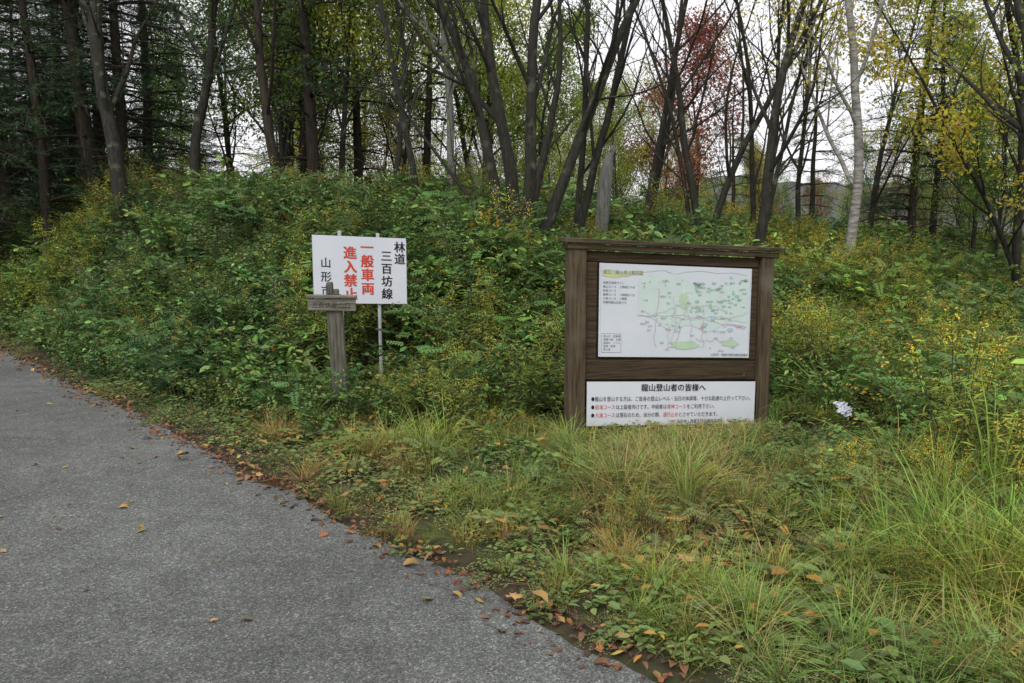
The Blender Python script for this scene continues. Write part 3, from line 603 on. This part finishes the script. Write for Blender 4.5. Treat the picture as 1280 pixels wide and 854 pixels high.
for k in range(6):
    m=20;Z_=np.linspace(.72,rng.uniform(1.0,1.33),m);X_=rng.uniform(.75,1.55)+np.cumsum(rng.normal(0,.010,m));line(np.stack([np.clip(X_,.5,1.67),Z_],-1),.0035,[(.62,.40,.40),(.45,.55,.60)][k%2],4)
for k in range(60):
    xx=rng.uniform(.62,1.6);zz_=rng.uniform(.68,1.3);text_into(mb,random.choice(['登山口','龍山','牧場','小滝','一の坂','沼','展望台','湿原']),xx,zz_,.019,0,Y0-.005,sh,col=(.30,.31,.36) if k%5 else (.65,.22,.18))
text_into(mb,'山形市・西蔵王観光連絡協議会',1.68,.65,.026,0,Y0-.005,sh,'RIGHT',col=(.05,.05,.06))
line([(.28,.645),(.28,1.408)],.002,(.5,.52,.56));line([(1.683,.645),(1.683,1.408)],.002,(.5,.52,.56))
mb.obj('map_drawing',[M_ink],parent=ib)
K2=.04
def sh2(V): V=np.array(V,float);V[:,2]-=K2*V[:,0];return V
yaw=math.radians(22);ws=empty('forest_road_notice_sign',(-1.99,8.0,0),yaw)
mb=MB();mb.box(0,.955,-.004,.004,.965,1.645,0,sh2,.001);mb.box(-.004,.959,.0042,.010,.962,1.648,1,sh2,.001);mb.obj('panel',[M_panel,M_steel],parent=ws)
mb=MB()
for s_,tp in ((.275,1.69),(.665,1.665)): mb.tube(np.array([[s_+.012,.03,-.3],[s_+.006,.03,.6],[s_,.03,tp]]),[.0185]*3,12,0,cap=True)
for zc in (1.1,1.5): mb.box(.2,.75,.011,.022,zc-.02,zc+.0,0,sh2,.002)
mb.obj('poles',[M_steel],parent=ws)
mb=MB()
def vtext(chars,xc,ztop,size,mat,stepz,bold):
    for i,ch in enumerate(chars): text_into(mb,ch,xc,ztop-size*.88-i*stepz,size,mat,-.0065,sh2,'CENTER',bold=bold)
vtext('林道',.885,1.615,.118,0,.122,.0025);vtext('三百坊線',.745,1.52,.118,0,.130,.0025);vtext('一般車両',.545,1.61,.135,1,.140,.0045);vtext('進入禁止',.37,1.55,.135,1,.140,.0045);vtext('山形市',.125,1.43,.11,0,.14,.001)
mb.obj('lettering',[M_black,M_red],parent=ws)
wp=empty('wooden_signpost',(-1.6,7.3,0),math.radians(6))
mb=MB()
tl=lambda V:np.stack([V[:,0]-.045*(V[:,2]-.3)+.0,V[:,1],V[:,2]],-1)
mb.box(-.070,.070,-.055,.055,-.3,1.10,0,tl,.010);mb.box(-.055,.0,-.045,.045,1.1,1.215,0,tl,.01);mb.box(.003,.05,-.045,.03,1.1,1.15,0,tl,.008)
mb.obj('post',[M_woodG],parent=wp)
mb=MB();f2=lambda V:np.stack([V[:,0],V[:,1],V[:,2]-.02*V[:,0]],-1)
mb.box(-.26,.17,-.085,-.058,.955,1.065,0,f2,.006);mb.box(-.27,.18,-.10,-.03,1.068,1.10,0,f2,.006)
mb.obj('name_plank',[M_woodGH],parent=wp)
mb=MB();text_into(mb,'三百坊登山口',-.05,.985,.058,0,-.0875,f2,'CENTER',sx=1.0);mb.obj('carved_lettering',[M_woodR],parent=wp)
mb=MB();m=12;q=np.linspace(0,1,m);X_,Z_=np.meshgrid(q,q);V=np.stack([(X_-.5)*.15,(Z_-.5)*.13,.05+.05*vn(X_*6,Z_*6,1.3,2)+.04*rng.random(X_.shape)],-1).reshape(-1,3)
i=np.arange(m-1)[:,None]*m+np.arange(m-1)[None];mb.add(V,[np.stack([i,i+1,i+m+1,i+m],-1).reshape(-1,4)],0);o=mb.obj('crumpled_paper_litter',[M_panel]);o.location=(LIT[0],LIT[1],float(terrain(*LIT))+.15);o.rotation_euler=(.9,.2,.4)
# ---------------- light, camera
w=bpy.data.worlds.new('World');bpy.context.scene.world=w;w.use_nodes=True;N=w.node_tree.nodes;L=w.node_tree.links;N.clear()
out=N.new('ShaderNodeOutputWorld');bg=N.new('ShaderNodeBackground');sk=N.new('ShaderNodeTexSky');sk.sky_type='NISHITA';sk.sun_disc=False;sk.sun_elevation=math.radians(48);sk.sun_rotation=math.radians(200);sk.air_density=1;sk.dust_density=6;sk.ozone_density=1
hs=N.new('ShaderNodeHueSaturation');hs.inputs['Saturation'].default_value=.12;L.new(sk.outputs[0],hs.inputs['Color'])
tc=N.new('ShaderNodeTexCoord');no=N.new('ShaderNodeTexNoise');no.inputs['Scale'].default_value=2.2;no.inputs['Detail'].default_value=6
mp=N.new('ShaderNodeMapping');mp.inputs['Scale'].default_value=(1,1,3);L.new(tc.outputs['Generated'],mp.inputs[0]);L.new(mp.outputs[0],no.inputs['Vector'])
cr=N.new('ShaderNodeValToRGB');cr.color_ramp.elements[0].position=.3;cr.color_ramp.elements[0].color=(7.3,7.35,7.9,1);cr.color_ramp.elements[1].position=.7;cr.color_ramp.elements[1].color=(9.2,9.15,9.4,1);L.new(no.outputs['Fac'],cr.inputs[0])
mx=N.new('ShaderNodeMixRGB');mx.inputs[0].default_value=.85;L.new(hs.outputs[0],mx.inputs[1]);L.new(cr.outputs[0],mx.inputs[2])
L.new(mx.outputs[0],bg.inputs[0]);bg.inputs[1].default_value=.15;L.new(bg.outputs[0],out.inputs[0])
sl=bpy.data.lights.new('sun','SUN');sl.energy=1.5;sl.angle=math.radians(25);sl.color=(1,.965,.90);so=bpy.data.objects.new('sun',sl);bpy.context.scene.collection.objects.link(so);so.rotation_euler=(math.radians(42),0,math.radians(-20))
cam=bpy.data.cameras.new('camera');cam.lens=28;cam.sensor_width=36;cam.clip_end=2500;co=bpy.data.objects.new('camera',cam);bpy.context.scene.collection.objects.link(co);co.location=(0,0,1.6);co.rotation_euler=(math.radians(90-7.3),0,0);bpy.context.scene.camera=co
sc_=bpy.context.scene;sc_.view_settings.view_transform='Standard';sc_.view_settings.look='None';sc_.view_settings.exposure=0
